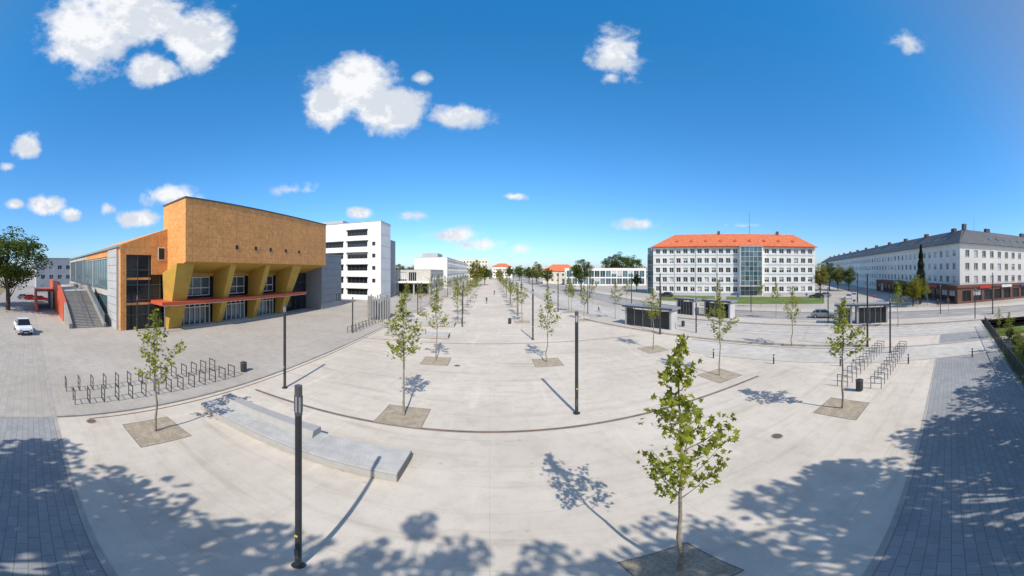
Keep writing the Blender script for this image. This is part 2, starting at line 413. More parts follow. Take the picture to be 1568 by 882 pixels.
# entrance windows/doors
for u0,u1 in ((21.5,26.2),(28.4,33.4),(35.8,40.6)):
    B.box('doors','white_frame',-37.05,-36.8,u0,u1,0,.12)
    n=5
    for k in range(n):
        w=(u1-u0)/n; a0=u0+k*w
        B.box('doors','glass_blue',-36.98,-36.94,a0+.12,a0+w-.12,.25,2.5)
        B.box('doors','white_frame',-37.0,-36.8,a0,a0+.1,.12,3.2)
    B.box('doors','white_frame',-37.0,-36.8,u1-.1,u1,.12,3.2)
    B.box('doors','white_frame',-37.0,-36.82,u0,u1,2.55,2.7); B.box('doors','white_frame',-37.0,-36.82,u0,u1,3.1,3.25)
    B.box('upper_windows','glass_blue',-37.04,-37.0,u0+.2,u1-.2,4.6,7.0)
    for zz in (4.3,5.4,7.0): B.box('upper_windows','white_frame',-37.03,-36.9,u0,u1,zz,zz+.14)
    for q in range(4):
        uu=u0+(u1-u0-.1)*q/3; B.box('upper_windows','white_frame',-37.03,-36.92,uu,uu+.1,4.44,7.0)
# raking yellow piers carrying the hall
for u,wb,wt,sh in ((18.4,2.0,2.6,-.3),(26.6,1.0,1.1,.3),(33.9,1.0,1.1,.3),(41.0,1.3,2.6,.2)):
    b=[(-36.8,u,0),(-35.6,u,0),(-35.6,u+wb,0),(-36.8,u+wb,0)]
    t=[(-36.8,u+sh,7.75),(-32.6,u+sh,9.0),(-32.6,u+sh+wt,9.0),(-36.8,u+sh+wt,7.75)]
    B.hexa('piers','yellow_fin',b,t)
B.box('canopy','red_metal',-37,-33.4,16.4,46.5,3.55,4.0)
B.box('canopy','white_frame',-36.9,-33.5,16.6,46.3,3.47,3.55)
B.cyl('canopy_posts','steel',(-33.9,17,0),(-33.9,17,3.5),.09)
B.box('soffit_trim','yellow_fin',-36.95,-36.75,19,45.0,7.2,7.72)
B.box('entrance_steps','concrete',-36.9,-34.6,20.5,42,.0,.12)
# grey block + set-back
facade(B,TR(-33,51.3,math.pi/2),8.4,11.5,[(6,8,1,3)],wall='blue_grey_panel',z0=0)
facade(B,TR(-60,51.3),27,11.5,[],wall='blue_grey_panel')
facade(B,TR(-33,59.7,math.pi),27,11.5,[],wall='blue_grey_panel')
for z in np.arange(1.4,11.4,1.4): B.box('panel_joints','dark_frame',-32.995,-32.97,51.35,59.6,z,z+.04)
B.box('roof','roof_flat',-60,-32.9,51.25,59.75,11.5,11.65)
# side wall u=12
facade(B,TR(-84,12.02),46.4,11.2,[(1,10,5,10.4),(10.3,20,5,10.4),(20.3,30,5,10.4),(30.3,40.5,5,10.4),(32,40.5,1.2,4.2)],wall='concrete',gl='glass_blue',frame='silver',mull=5,blinds=0,fw=.12)
B.box('roof','silver',-84.2,-37.2,11.7,19,11.2,11.5)
facade(B,TR(-84,60,-math.pi/2),48,11.2,[],wall='concrete')
B.box('panels','grey_wall',-42.0,-37.8,11.7,12.0,0,11.0)
for z in np.arange(1.1,11,1.1): B.box('panels','dark_frame',-42.0,-37.8,11.68,11.7,z,z+.03)
B.box('roof','roof_flat',-60,-38.2,12.1,60,9.9,10.15)
B.done()
# exterior stairs
B=Obj('exterior_staircase',STREET,(-46,8))
n=28
for i in range(n):
    v=-40-12*i/n; z=4.5*(i+1)/n
    B.box('steps','step_concrete',v-12/n,v,6.1,10.4,0,z)
B.box('landing','concrete',-75,-52,6.1,11.6,0,4.5)
B.prism('side_wall','step_concrete',[(-39.8,0),(-39.8,.6),(-52,5.1),(-75,5.1),(-75,0)],'y',10.45,10.8)
B.prism('grey_side_wall','step_concrete',[(-39.8,0),(-39.8,.7),(-46,3.0),(-46,0)],'y',5.6,6.05)
B.prism('red_side_wall','red_metal',[(-46,0),(-46,3.0),(-56,5.9),(-75,5.9),(-75,0)],'y',5.5,6.05)
for i in range(11):
    a=-40-12*i/11; b=-40-12*(i+1)/11; za=4.5*i/11; zb=4.5*(i+1)/11
    B.add('glass_balustrade','glass_blue',[(a-.04,10.62,za+.65),(b+.04,10.62,zb+.65),(b+.04,10.62,zb+1.8),(a-.04,10.62,za+1.8)],[(0,1,2,3)])
for u in (8.2,10.62):
    for i in range(12):
        v=-40-12*i/11; z=4.5*i/11
        B.cyl('railing','steel',(v,u,z+.3),(v,u,z+1.9 if u!=8.2 else z+1.1),.035,n=6)
    B.cyl('railing','steel',(-40,u,1.9 if u!=8.2 else 1.1),(-52,u,6.4 if u!=8.2 else 5.6),.05,n=6)
    B.cyl('railing','steel',(-52,u,6.4),(-75,u,6.4),.05,n=6)
B.done()
B=Obj('red_entrance_wall',STREET,(-58,4))
B.prism('wall','red_metal',[(-57,0),(-57,1.2),(-64,4.0),(-72,4.0),(-72,0)],'y',1.5,1.9)
B.box('slab','red_metal',-72,-64,1.9,5.3,3.6,4.0)
B.box('side','concrete',-72,-62,4.8,5.3,0,3.58)
B.done()
B=Obj('grey_office_building',STREET,(-115,10))
shell(B,-135,-110,3,24,12.8,right=wgrid(1,20,6,1.6,(1.5,5,8.6),1.6),left=(),wall='grey_wall',para=1)
B.done()
# ---------------------------------------------------------------- white tower
B=Obj('white_institute_building',STREET,(-45,82))
W0=-62
rows=[1.3,4.6,8.1,11.5,14.8,18.0]
fr=[]
for z in rows: fr.append((-39.3-W0,-33-W0,z,z+1.7))
for z in rows[:-1]: fr.append((-47-W0,-40.6-W0,z,z+1.7)); fr.append((-60-W0,-48.5-W0,z,z+1.7))
for z in rows[1:-1]: fr.append((-31.6-W0,-30.6-W0,z+.2,z+1.3))
facade(B,TR(W0,74.6),33,21.8,fr,wall='white_wall',gl='glass_dark',frame='dark_frame',mull=4,blinds=.1,depth=.3)
for z in rows: B.box('sun_louvres','silver',-39.6,-32.7,74.1,74.55,z+1.75,z+1.85)
for z in rows[:-1]: B.box('sun_louvres','silver',-60,-40.4,74.1,74.55,z+1.75,z+1.85)
facade(B,TR(-29,74.6,math.pi/2),8,21.8,[],wall='white_wall')
facade(B,TR(-29,82.6,math.pi),33,21.8,[],wall='white_wall'); facade(B,TR(W0,82.6,-math.pi/2),8,21.8,[],wall='white_wall')
for z in np.arange(1.8,21.6,3.3): B.box('panel_joints','grey_wall',-28.995,-28.97,74.7,82.5,z,z+.05)
for z in np.arange(3.3,21.6,3.4):B.box('panel_joints','grey_wall',-32.6,-29.1,74.57,74.595,z,z+.05)
B.box('roof','roof_flat',W0+.1,-29.1,74.7,82.5,21.3,21.5)
B.box('parapet','silver',W0-.1,-28.9,74.5,74.8,21.8,21.95); B.box('parapet','silver',-29.2,-28.9,74.8,82.7,21.8,21.95)
B.box('stair_tower','blue_grey_panel',-34,-29.6,82.7,89,0,17.5)
B.box('roof_plant','grey_wall',-50,-42,77,81,21.5,23.2)
B.done()
# low building
B=Obj('low_concrete_building',STREET,(-28,110))
shell(B,-38,-20,98,126,8.4,front=[(1,5,.2,3.2),(6.5,9.5,4.5,7.6),(10.2,13,4.5,7.6),(6.5,17,.2,3.6)],right=wgrid(1,27,5,3,(1,4.8),2),wall='concrete',gl='glass_dark',mull=3,para=1)
B.box('canopy','white_wall',-32,-19,94,98,4.0,4.5)
for v in (-31.5,-25,-19.6): B.cyl('columns','concrete',(v,94.6,0),(v,94.6,4),.2)
B.done()
B=Obj('white_office_building',STREET,(-28,180))
shell(B,-36,-20,137,262,14.5,front=[(1,2,2,3.5)],right=[(2+i*6.1,2+i*6.1+5.5,z,z+1.7) for i in range(20) for z in (1.4,4.9,8.3,11.6)],wall='white_wall',gl='glass',mull=3,para=1)
B.box('roof_plant','grey_wall',-34,-26,145,160,14.3,17)
B.done()
B=Obj('cream_apartment_building',STREET,(-15,280))
shell(B,-32,-1,275,290,19,front=wgrid(1,30,10,1.6,(2,5.4,8.8,12.2,15.6),1.7),wall='cream_wall',para=1)
B.done()
B=Obj('distant_apartment_building',STREET,(-15,330))
shell(B,3,26,340,355,13,front=wgrid(1,22,8,1.5,(2,5.4,8.8),1.7),wall='white_wall2'); hip(B,3,26,340,355,13,17,'roof_orange'); B.done()
# glass hall and red roof house on the right of street
az=(927-784)/450.
B=Obj('glass_swimming_hall',(*pol(927,162),-az),(0,8))
shell(B,-22.5,22.5,0,18,9.6,front=[(-22.5+22.5+1.0+i*3.1,22.5-22.5+1.0+i*3.1+2.8,z,z+h) for i in range(14) for z,h in ((.6,3.4),(4.6,3.6))],wall='white_wall',gl='glass_blue',mull=1,para=1)
B.done()
B=Obj('red_roofed_house',(*pol(858,185),-(858-784)/450.),(0,5))
shell(B,-11,11,0,12,8,front=wgrid(1,21,6,1.5,(1.5,4.8),1.6),wall='cream_wall'); hip(B,-11,11,0,12,8,12.3,'roof_orange'); B.done()
# ---------------------------------------------------------------- orange roofed office
az=.7556
B=Obj('orange_roofed_office_building',(98*math.sin(az),98*math.cos(az),-az),(0,7))
rows=[1.1+3.2*k for k in range(5)]
wl=wgrid(.5,29.3,12,1.55,rows,1.65); wr=wgrid(37.4,54.9,7,1.55,rows,1.65)
facade(B,TR(-27.7,0),55.4,16.1,wl+wr,wall='white_wall',gl='glass',blinds=.3,sill=False,depth=.25)
for k in range(5):
    for (x0,x1) in ((-27.4,1.4),(9.9,27.4)):
        B.box('spandrel_bands','spandrel',x0,x1,-.05,-.003,rows[k]-.75,rows[k]-.35)
for x in range(12):
    xx=-27.7+.5+2.4*x+2.4
    if x%3==2 and x<11: B.box('downpipes','grey_wall',xx-.07,xx+.07,-.12,-.055,0,16)
B.box('plinth','grey_wall',-27.75,1.5,-.12,-.06,0,.5);B.box('plinth','grey_wall',9.8,27.75,-.12,-.06,0,.5)
facade(B,TR(-27.7,14,-math.pi/2),14,16.1,wgrid(.5,13.5,4,1.4,rows,1.6)); facade(B,TR(27.7,0,math.pi/2),14,16.1,wgrid(.5,13.5,4,1.4,rows,1.6))
facade(B,TR(27.7,14,math.pi),55.4,16.1,[])
curtain(B,TR(2.2,-1.5),7.0,0,16.0,5,10,gl='glass_blue',frame='white_frame',part='stair_bay')
B.box('bay_sides','white_wall',1.9,2.2,-1.5,0,0,16.0);B.box('bay_sides','white_wall',9.2,9.5,-1.5,0,0,16.0);B.box('bay_roof','silver',1.8,9.6,-1.7,0,16.0,16.2)
B.box('canopy','concrete',1.5,10,-4,-1.6,3.0,3.3)
hip(B,-27.7,27.7,0,14,16.3,21.3,'roof_orange',ov=.7,hipx=7)
B.box('gutter','red_metal',-28.45,28.45,-.78,-.7,16.12,16.4)
for x in range(-20,24,5):
    B.prism('skylights','red_metal',[(1.8,18.1),(2.7,18.75),(2.7,18.95),(1.8,18.3)],'x',x,x+.8)
B.cyl('antenna','steel',(5.5,7,21),(5.5,7,30),.12,.05,n=6)
for z in (24,26,28): B.box('antenna','steel',4.9,6.1,6.95,7.05,z,z+.08)
B.box('chimney','brown_wall',-6,-5,6.5,7.5,20,22.3); B.box('chimney','brown_wall',15,16,6.5,7.5,20,22.3)
curtain(B,TR(-30.6,3),2.8,0,16.4,2,8,gl='glass_blue',part='glass_tower'); B.box('glass_tower_side','silver',-30.65,-27.8,3.02,12,0,16.4)
B.done()
# ---------------------------------------------------------------- right block
B=Obj('corner_apartment_building',(74.6,3.5,-.880),(20,6))
rows=[5.0,8.4,11.8]
facade(B,TR(0,0),60,15.2,wgrid(1,59,20,1.35,rows,1.75)+wgrid(1,59,14,2.4,[.8],2.6),wall='white_wall2',sill=True,blinds=.3)
facade(B,TR(0,200,-math.pi/2),200,15.2,wgrid(1,199,64,1.35,[1.4]+rows,1.75),wall='white_wall2',blinds=.3)
facade(B,TR(12,12,math.pi/2),188,15.2,[],wall='white_wall2'); facade(B,TR(60,12,math.pi),48,15.2,[],wall='white_wall2')
hip(B,0,12,0,200,15.2,19.8,'roof_dark',ov=.7,hipx=6); hip(B,0,60,0.02,12.02,15.22,19.82,'roof_dark',ov=.7,hipx=6)
for i in range(3,58,3):
    B.prism('skylights','glass_blue',[(1.5,16.75),(2.6,17.55),(2.6,17.65),(1.5,16.85)],'x',i,i+.7)
for y in range(6,195,4):
    B.prism('skylights','glass_blue',[(1.5,16.75),(2.6,17.55),(2.6,17.65),(1.5,16.85)],'y',y,y+.7)
for y in range(10,195,16): B.box('chimneys','brown_wall',5.4,6.4,y,y+1.6,19,20.6)
for x in (14,30,46): B.box('chimneys','roof_dark',x,x+1.6,5.6,6.6,19,20.8)
B.box('chimneys','roof_dark',5.5,6.5,5.5,6.5,19.3,21.4); B.cyl('antenna','steel',(8,4,18),(8,4,23),.05,n=6)
B.box('shop_front','brown_wall',-3,0,-3,52,3.9,4.5)
facade(B,TR(-2.8,52,-math.pi/2),54.8,3.9,wgrid(1,54,16,2.6,[.5],2.7),wall='brown_wall',gl='glass_dark',frame='dark_frame')
facade(B,TR(-2.8,-2.8),62.8,3.9,wgrid(1,62,17,2.7,[.5],2.7),wall='brown_wall',gl='glass_dark',frame='dark_frame')
B.box('shop_front','brown_wall',0,60,-3,0,3.9,4.5)
for x,c in ((4,'sign_red'),(12,'white_frame'),(20,'sign_blue'),(31,'sticker')): B.box('shop_signs',c,x,x+4,-3.1,-3.01,3.6,4.3)
for y,c in ((6,'sign_red'),(18,'sticker'),(30,'white_frame')): B.box('shop_signs',c,-3.1,-3.01,y,y+4,3.6,4.3)
B.done()
# ---------------------------------------------------------------- street furniture
def lamp(x,y,h=5.9,r=.085,sticker=True):
    B=Obj('street_lamp')
    B.cyl('base','pole',(0,0,0),(0,0,.04),r*2.1,n=20)
    B.cyl('post','pole',(0,0,.04),(0,0,h-.62),r,n=20)
    B.cyl('collar','pole_head',(0,0,h-.62),(0,0,h-.55),r*1.12,n=20)
    B.cyl('light','lamp_glass',(0,0,h-.55),(0,0,h-.2),r*.9,n=20)
    for k in range(4):
        a=k*math.pi/2+.5; B.box('light_bars','pole_head',math.cos(a)*r-.012,math.cos(a)*r+.012,math.sin(a)*r-.012,math.sin(a)*r+.012,h-.55,h-.2)
    B.cyl('cap','pole_head',(0,0,h-.2),(0,0,h),r*1.12,n=20)
    B.box('door','pole_head',-.04,.04,-r-.006,-r+.02,.5,.95)
    if sticker: B.box('sticker','sticker',-.03,.03,-r-.008,-r+.02,1.55,1.62)
    o=B.done(); o.location=(x,y,0); return o
for px,py in ((457,866),(436,594),(883,633),(816,520)): lamp(*G(px,py),r=.062 if py>800 else .09)
lamp(*G(540,508),4.6); lamp(*G(708,500)); lamp(*S(14,-36),4.8); lamp(*G(1066,512),4.6)
for u in (52,71,90,110,130): lamp(*S(u,5.0)); lamp(*S(u,-13))
# long bench
def bench(u0,v0,v1,back=True):
    B=Obj('long_bench',STREET,((v0+v1)/2,u0+.8))
    B.box('plinth','bench_side',v0+.06,v1-.06,u0+.06,u0+1.6,0,.38)
    n=12; w=1.7/n
    for k in range(n):
        nn=3
        for q in range(nn):
            a=v0+(v1-v0)*q/nn; b=v0+(v1-v0)*(q+1)/nn
            B.box('boards','bench_board',a+.004,b-.004,u0+k*w+.011,u0+(k+1)*w-.011,.38,.45+R.uniform(-.003,.003))
    for v in (v0-.03,v1): B.box('end_plates','bench_side',v,v+.03,u0,u0+1.7,.0,.445)
    B.box('front_apron','concrete_bench',v0,v1,u0-.03,u0-.002,.05,.38)
    if back:
        m=v0+(v1-v0)*.62
        B.prism('backrest','concrete_bench',[(u0+1.0,.455),(u0+1.1,.80),(u0+1.65,.80),(u0+1.7,.455)],'x',v0+.4,m)
        for q in range(1,4): B.box('backrest_joints','bench_side',v0+.4,m+.004,u0+1.1+q*.13,u0+1.108+q*.13,.798,.803)
    B.done()
bench(8.7,-13.0,-2.85)
bench(33.5,-12.5,-4.8,True); bench(41,-12.5,-5,False)
# bicycle stands
def stand(u,v,rot=0,mat='pole',w=.7,h=.9):
    B=Obj('bicycle_stand',STREET,(v,u))
    B.T=Matrix.Translation((v,u,0))@Matrix.Rotation(rot,4,'Z')
    t=.028
    B.box('p',mat,-w/2-t,-w/2+t,-.02,.02,0,h); B.box('p',mat,w/2-t,w/2+t,-.02,.02,0,h); B.box('p',mat,-w/2+t,w/2-t,-.02,.02,h-2*t,h)
    B.box('p',mat,-w/2+t,w/2-t,-.012,.012,h*.45,h*.45+.03)
    return B.done()
for i in range(14):
    stand(2.6+i*.85,-16.5); stand(2.4+i*.85,-18.6)
for i in range(12):
    stand(4.8,18.3+i*.95,math.pi/2,'steel'); stand(7.0,18.0+i*.95,math.pi/2,'steel')
for i in range(9): stand(33+i*1.1,-17,0); stand(44+i*1.1,-19,0,'steel')
def bin_(x,y):
    B=Obj('litter_bin')
    B.cyl('foot','pole',(0,0,0),(0,0,.06),.16,n=20); B.cyl('body','pole',(0,0,.06),(0,0,.74),.23,.24,n=24)
    B.cyl('rim','pole_head',(0,0,.74),(0,0,.79),.26,n=24); B.cyl('lid','pole',(0,0,.79),(0,0,.86),.22,.10,n=24)
    for k in range(8):
        a=k*math.pi/4; B.box('ribs','pole_head',math.cos(a)*.235-.01,math.cos(a)*.235+.01,math.sin(a)*.235-.01,math.sin(a)*.235+.01,.08,.73)
    o=B.done(); o.location=(x,y,0)
bin_(*G(373,569)); bin_(*G(1316,598)); bin_(*G(1046,500)); bin_(*S(44,3)); 
# ventilation shaft with silver slats
B=Obj('ventilation_shaft',STREET,(-17.8,46))
for k in range(26):
    a=2*math.pi*k/26; x=-18.2+1.7*math.cos(a); y=46+2.2*math.sin(a)
    B.cyl('slats','silver',(x,y,0),(x,y,3.7+.3*math.sin(k*1.7)),.13,n=8)
B.cyl('core','blue_grey_panel',(-18.2,46,0),(-18.2,46,3.2),1.3,n=20)
B.done()
# tram shelters
def shelter(p,q,dep=1.6,h=2.9):
    p=np.array(p);q=np.array(q); L=np.linalg.norm(q-p); a=math.atan2(q[1]-p[1],q[0]-p[0])
    B=Obj('tram_shelter',(p[0],p[1],a),(L/2,dep/2)); z=.22
    B.box('roof','blue_grey_panel',-.3,L+.3,-.3,dep+.5,z+h-.28,z+h); B.box('roof_fascia','dark_frame',-.32,L+.32,-.33,-.302,z+h-.26,z+h-.03)
    B.box('back_frame','grey_wall',0,.3,0,dep,0,z+h-.28); B.box('back_frame','grey_wall',L-.3,L,0,dep,0,z+h-.28)
    n=5
    for k in range(n+1):
        x=.3+(L-.6)*k/n; B.box('posts','steel',x-.04,x+.04,.0,.08,z,z+h-.28)
        if k<n: B.box('glass_panels','glass_dark',x+.05,x+(L-.6)/n-.05,.03,.05,z+.2,z+h-.5)
    B.box('bench','bench_board',.8,L-.8,.5,.95,z+.42,z+.47); 
    for x in (1.2,L/2,L-1.2): B.box('bench_legs','steel',x-.05,x+.05,.6,.85,z,z+.42)
    B.box('display','sign_blue',L*.5,L*.5+1.0,.1,.16,z+1.0,z+2.0)
    B.done()
shelter(G(957,499),G(1028,508)); shelter(G(1036,482),G(1062,485)); shelter(G(1078,486),G(1118,490)); shelter(G(1281,498),G(1305,498)); shelter(G(1312,498),G(1360,496))
# catenary poles & wires
poles=[]
for Y in (-8,14,36,58,84,112,145,180):
    i=idx(Y); a=offs(TR_C,-9)[i]; b=offs(TR_C,8.1)[i]
    for (x,y) in (a,b):
        B=Obj('catenary_pole'); B.cyl('base','pole_head',(0,0,0),(0,0,.3),.16,n=10); B.cyl('mast','pole',(0,0,.3),(0,0,7.6),.11,.075,n=10); B.cyl('cap','pole_head',(0,0,7.6),(0,0,7.7),.09,n=10)
        o=B.done(); o.location=(x,y,0)
    poles.append((a,b))
B=Obj('tram_overhead_wires')
for a,b in poles: B.cyl('p','black',(*a,7.2),(*b,7.2),.012,n=4)
for t in (.40,.62):
    for k in range(len(poles)-1):
        pts=[]
        for q in (k,k+1):
            a,b=poles[q]; pts.append((a[0]+(b[0]-a[0])*t,a[1]+(b[1]-a[1])*t,6.2))
        B.cyl('p','black',pts[0],pts[1],.012,n=4)
B.done()
for px,py in ((1268,497),(1363,540),(1493,490),(1012,490),(900,480),(1150,478),(1440,480)): lamp(*G(px,py),h=5.6,r=.08,sticker=False)
# signs
def sign(x,y,rot,mat,h=2.4):
    B=Obj('traffic_sign',(x,y,rot)); B.cyl('post','steel',(0,0,0),(0,0,h+.3),.035,n=8)
    B.cyl('plate',mat,(0,-.045,h),(0,-.06,h),.3,n=20); B.cyl('plate_edge','white_frame',(0,-.036,h),(0,-.045,h),.32,n=20); B.box('base','pole_head',-.08,.08,-.08,.08,0,.06); B.done()
sign(*G(1130,470),-.8,'sign_blue'); sign(*G(1452,478),-1.4,'sign_red'); sign(*G(1235,466),-1,'sign_blue'); sign(*G(1338,470),-1.2,'sign_red'); sign(*G(905,462),-.2,'sign_blue')
def advert(x,y,rot):
    B=Obj('advertising_board',(x,y,rot)); B.box('frame','steel',-.75,.75,-.08,.08,.5,2.6); B.box('poster','white_frame',-.65,.65,-.1,-.082,.6,2.5)
    B.box('poster','sign_red',-.5,.5,-.11,-.102,1.9,2.3); B.box('leg','pole_head',-.3,.3,-.06,.06,0,.5); B.done()
advert(*G(1308,462),-1.15); advert(*G(1050,474),-.6)
# bollards
for i in range(9):
    x,y=offs(TR_C,14.2)[idx(-14+i*5)]
    B=Obj('bollard'); B.cyl('body','pole',(0,0,0),(0,0,.85),.06,n=12); B.cyl('band','white_frame',(0,0,.66),(0,0,.74),.063,n=12); B.cyl('cap','pole_head',(0,0,.85),(0,0,.88),.05,n=12); o=B.done(); o.location=(x,y,0)
# railing on the right, open bars
B=Obj('metal_railing',STREET,(30,-4.6))
B.box('rails','dark_frame',16,42,-4.77,-4.73,.14,.18); B.box('rails','dark_frame',16,42,-4.77,-4.73,1.4,1.45)
v=16.0
while v<42: 
    B.box('bars','dark_frame',v-.012,v+.012,-4.76,-4.74,.18,1.4); v+=.18
for v in range(16,43,2): B.box('posts','dark_frame',v-.04,v+.04,-4.85,-4.77,0,1.5)
B.done()
# ---------------------------------------------------------------- cars
def car(x,y,rot,mat,kind='car'):
    B=Obj('parked_pickup_truck' if kind=='van' else 'parked_car',(x,y,rot))
    W=.88; L=2.15 if kind=='car' else 2.5; hh=.95 if kind=='car' else 1.1; top=1.45 if kind=='car' else 1.85
    prof=[(-L,.35),(-L,.8),(-L+.15,hh),(L-1.1,hh),(L-.2,hh-.18),(L,.65),(L,.35)]
    n=len(prof)
    vs=[];fs=[]
    for s,k in ((-W,1),(-W+.06,.0),(W-.06,.0),(W,1)):
        for (a,b) in prof: vs.append((a*(1 if k else 1),s,b-(0.0 if k==0 else .05 if b>.7 else 0)))
    for r in range(3):
        for i in range(n): j=(i+1)%n; fs.append((r*n+i,r*n+j,(r+1)*n+j,(r+1)*n+i))
    fs.append(tuple(range(n))[::-1]); fs.append(tuple(range(3*n,4*n)))
    B.add('body',mat,vs,fs)
    if kind=='car': g=[(-L+.25,hh),(L-1.25,hh),(L-1.95,top-.04),(-L+.8,top-.04)]
    else: g=[(-.6,hh),(L-1.2,hh),(L-1.8,top-.04),(-.4,top-.04)]
    t=.14
    vs=[(g[0][0],-W+.06,hh),(g[1][0],-W+.06,hh),(g[1][0],W-.06,hh),(g[0][0],W-.06,hh),(g[3][0],-W+t+.06,top-.04),(g[2][0],-W+t+.06,top-.04),(g[2][0],W-t-.06,top-.04),(g[3][0],W-t-.06,top-.04)]
    B.add('cabin_windows','glass_dark',vs,BOXF)
    B.box('cabin_roof',mat,g[3][0]-.03,g[2][0]+.03,-W+t+.04,W-t-.04,top-.04,top)
    for s in (-1,1):
        for q in range(2):
            xx=(g[3][0]+g[2][0])/2 if q==0 else g[3][0]
            B.hexa('pillars',mat,[(xx-.05,s*(W-.05),hh),(xx+.05,s*(W-.05),hh),(xx+.05,s*(W-.09),hh),(xx-.05,s*(W-.09),hh)],[(xx-.05,s*(W-t-.04),top-.03),(xx+.05,s*(W-t-.04),top-.03),(xx+.05,s*(W-t-.1),top-.03),(xx-.05,s*(W-t-.1),top-.03)])
        for xx in (-L+.75,L-.8):
            B.cyl('wheels','rubber',(xx,s*(W-.2),.33),(xx,s*(W+.02),.33),.33,n=20); B.cyl('hubs','silver',(xx,s*(W+.02),.33),(xx,s*(W+.03),.33),.19,n=12)
        B.box('headlights','lamp_glass',L-.02,L+.015,s*.62-.16,s*.62+.16,.62,.76); B.box('tail_lights','lamp_red',-L-.015,-L+.02,s*.68-.12,s*.68+.12,.7,.86)
        B.box('mirrors',mat,L-1.45,L-1.3,s*(W+.09)-.08,s*(W+.09)+.08,hh,hh+.14)
    B.box('grille','black',L,L+.02,-.4,.4,.45,.66); B.box('bumper','black',L,L+.04,-.8,.8,.35,.43); B.box('plate','white_frame',L+.04,L+.05,-.25,.25,.36,.45)
    if kind=='van': B.box('cargo_bed','black',-L+.2,-.75,-W+.12,W-.12,hh-.03,hh+.012)
    B.done()
x,y=G(35,508); car(x,y,.25,'car_white','van')
car(*S(3.5,-78),1.7,'car_red'); car(*S(1,-82),1.7,'car_red'); car(*S(-1,-84),1.7,'car_silver')
for px,d,c in ((1250,88,'car_dark'),(1262,90,'car_silver'),(1020,92,'car_dark'),(1300,84,'car_white')): 
    x,y=pol(px,d); car(x,y,R.uniform(2,2.4),c)
x,y=offs(TR_C,-12)[idx(20)]; car(x,y,-1.1,'car_silver'); 
# ---------------------------------------------------------------- people
def person(x,y,rot,top,bot,ph):
    J=[(0,0,.93),(0,0,1.12),(0,0,1.38),(0,0,1.50),(0,.01,1.60),(0,.02,1.70),
       (.19,0,1.40),(.24,.05*ph,1.14),(.24,.16*ph,.90),(-.19,0,1.40),(-.24,-.05*ph,1.14),(-.24,-.10*ph,.90),
       (.10,0,.90),(.11,.16*ph,.50),(.11,.10*ph,.08),(.11,.24*ph,.04),(-.10,0,.90),(-.11,-.08*ph,.50),(-.11,-.28*ph,.10),(-.11,-.16*ph,.04)]
    E=[(0,1),(1,2),(2,3),(3,4),(4,5),(2,6),(6,7),(7,8),(2,9),(9,10),(10,11),(0,12),(12,13),(13,14),(14,15),(0,16),(16,17),(17,18),(18,19)]
    Rr=[.15,.13,.16,.055,.085,.075,.06,.045,.035,.06,.045,.035,.09,.06,.042,.035,.09,.06,.042,.035]
    me=bpy.data.meshes.new('p'); me.from_pydata(J,E,[]); o=bpy.data.objects.new('tmp',me); sc.collection.objects.link(o)
    m=o.modifiers.new('s','SKIN')
    for i,r in enumerate(Rr): me.skin_vertices[0].data[i].radius=(r,r)
    me.skin_vertices[0].data[0].use_root=True
    o.modifiers.new('u','SUBSURF').levels=2
    o.modifiers['u'].render_levels=2
    dg=bpy.context.evaluated_depsgraph_get(); nm=bpy.data.meshes.new_from_object(o.evaluated_get(dg)); bpy.data.objects.remove(o)
    nm.materials.clear()
    for k in ('skin',bot,top,'hair'): nm.materials.append(MATS[k])
    for p in nm.polygons:
        c=p.center; z=c.z
        p.material_index=3 if (z>1.69 or (z>1.6 and c.y<-.02)) else 0 if z>1.48 else (0 if abs(c.x)>.2 and z<1.12 else 2 if z>.95 else 1 if z>.07 else 3); p.use_smooth=True
    ob=bpy.data.objects.new('pedestrian',nm); sc.collection.objects.link(ob); ob.location=(x,y,.005); ob.rotation_euler=(0,0,rot)
person(*G(745,465),.1,'cloth_dark','cloth_dark',1); person(*G(729,456),3,'cloth_light','cloth_dark',-1); person(*G(757,452),.3,'cloth_red','cloth_dark',1)
person(*G(917,478),1.2,'cloth_light','cloth_dark',1); person(*G(1436,470),1.2,'cloth_dark','cloth_dark',1); person(*G(1122,474),-1,'cloth_red','cloth_dark',1)
# ---------------------------------------------------------------- trees
MAPLE=np.array([(0,-.5),(.12,-.22),(.45,-.28),(.30,-.02),(.5,.22),(.2,.18),(0,.55),(-.2,.18),(-.5,.22),(-.30,-.02),(-.45,-.28),(-.12,-.22)])
OVAL=np.array([(0,-.5),(.28,-.15),(.25,.25),(0,.5),(-.25,.25),(-.28,-.15)])
def leaves(C,size,shape,rng,up=.5):
    n=len(C); k=len(shape)
    nrm=rng.normal(size=(n,3)); nrm[:,2]=np.abs(nrm[:,2])+up; nrm/=np.linalg.norm(nrm,axis=1)[:,None]
    t=rng.normal(size=(n,3)); t-=nrm*(t*nrm).sum(1)[:,None]; t/=np.linalg.norm(t,axis=1)[:,None]
    b=np.cross(nrm,t); sz=size*rng.uniform(.6,1.25,n)
    x=shape[:,0][None,:,None]; y=shape[:,1][None,:,None]
    fold=np.abs(shape[:,0])[None,:,None]*.45
    V=C[:,None,:]+sz[:,None,None]*(t[:,None,:]*x+b[:,None,:]*y-nrm[:,None,:]*fold)
    return V.reshape(-1,3)
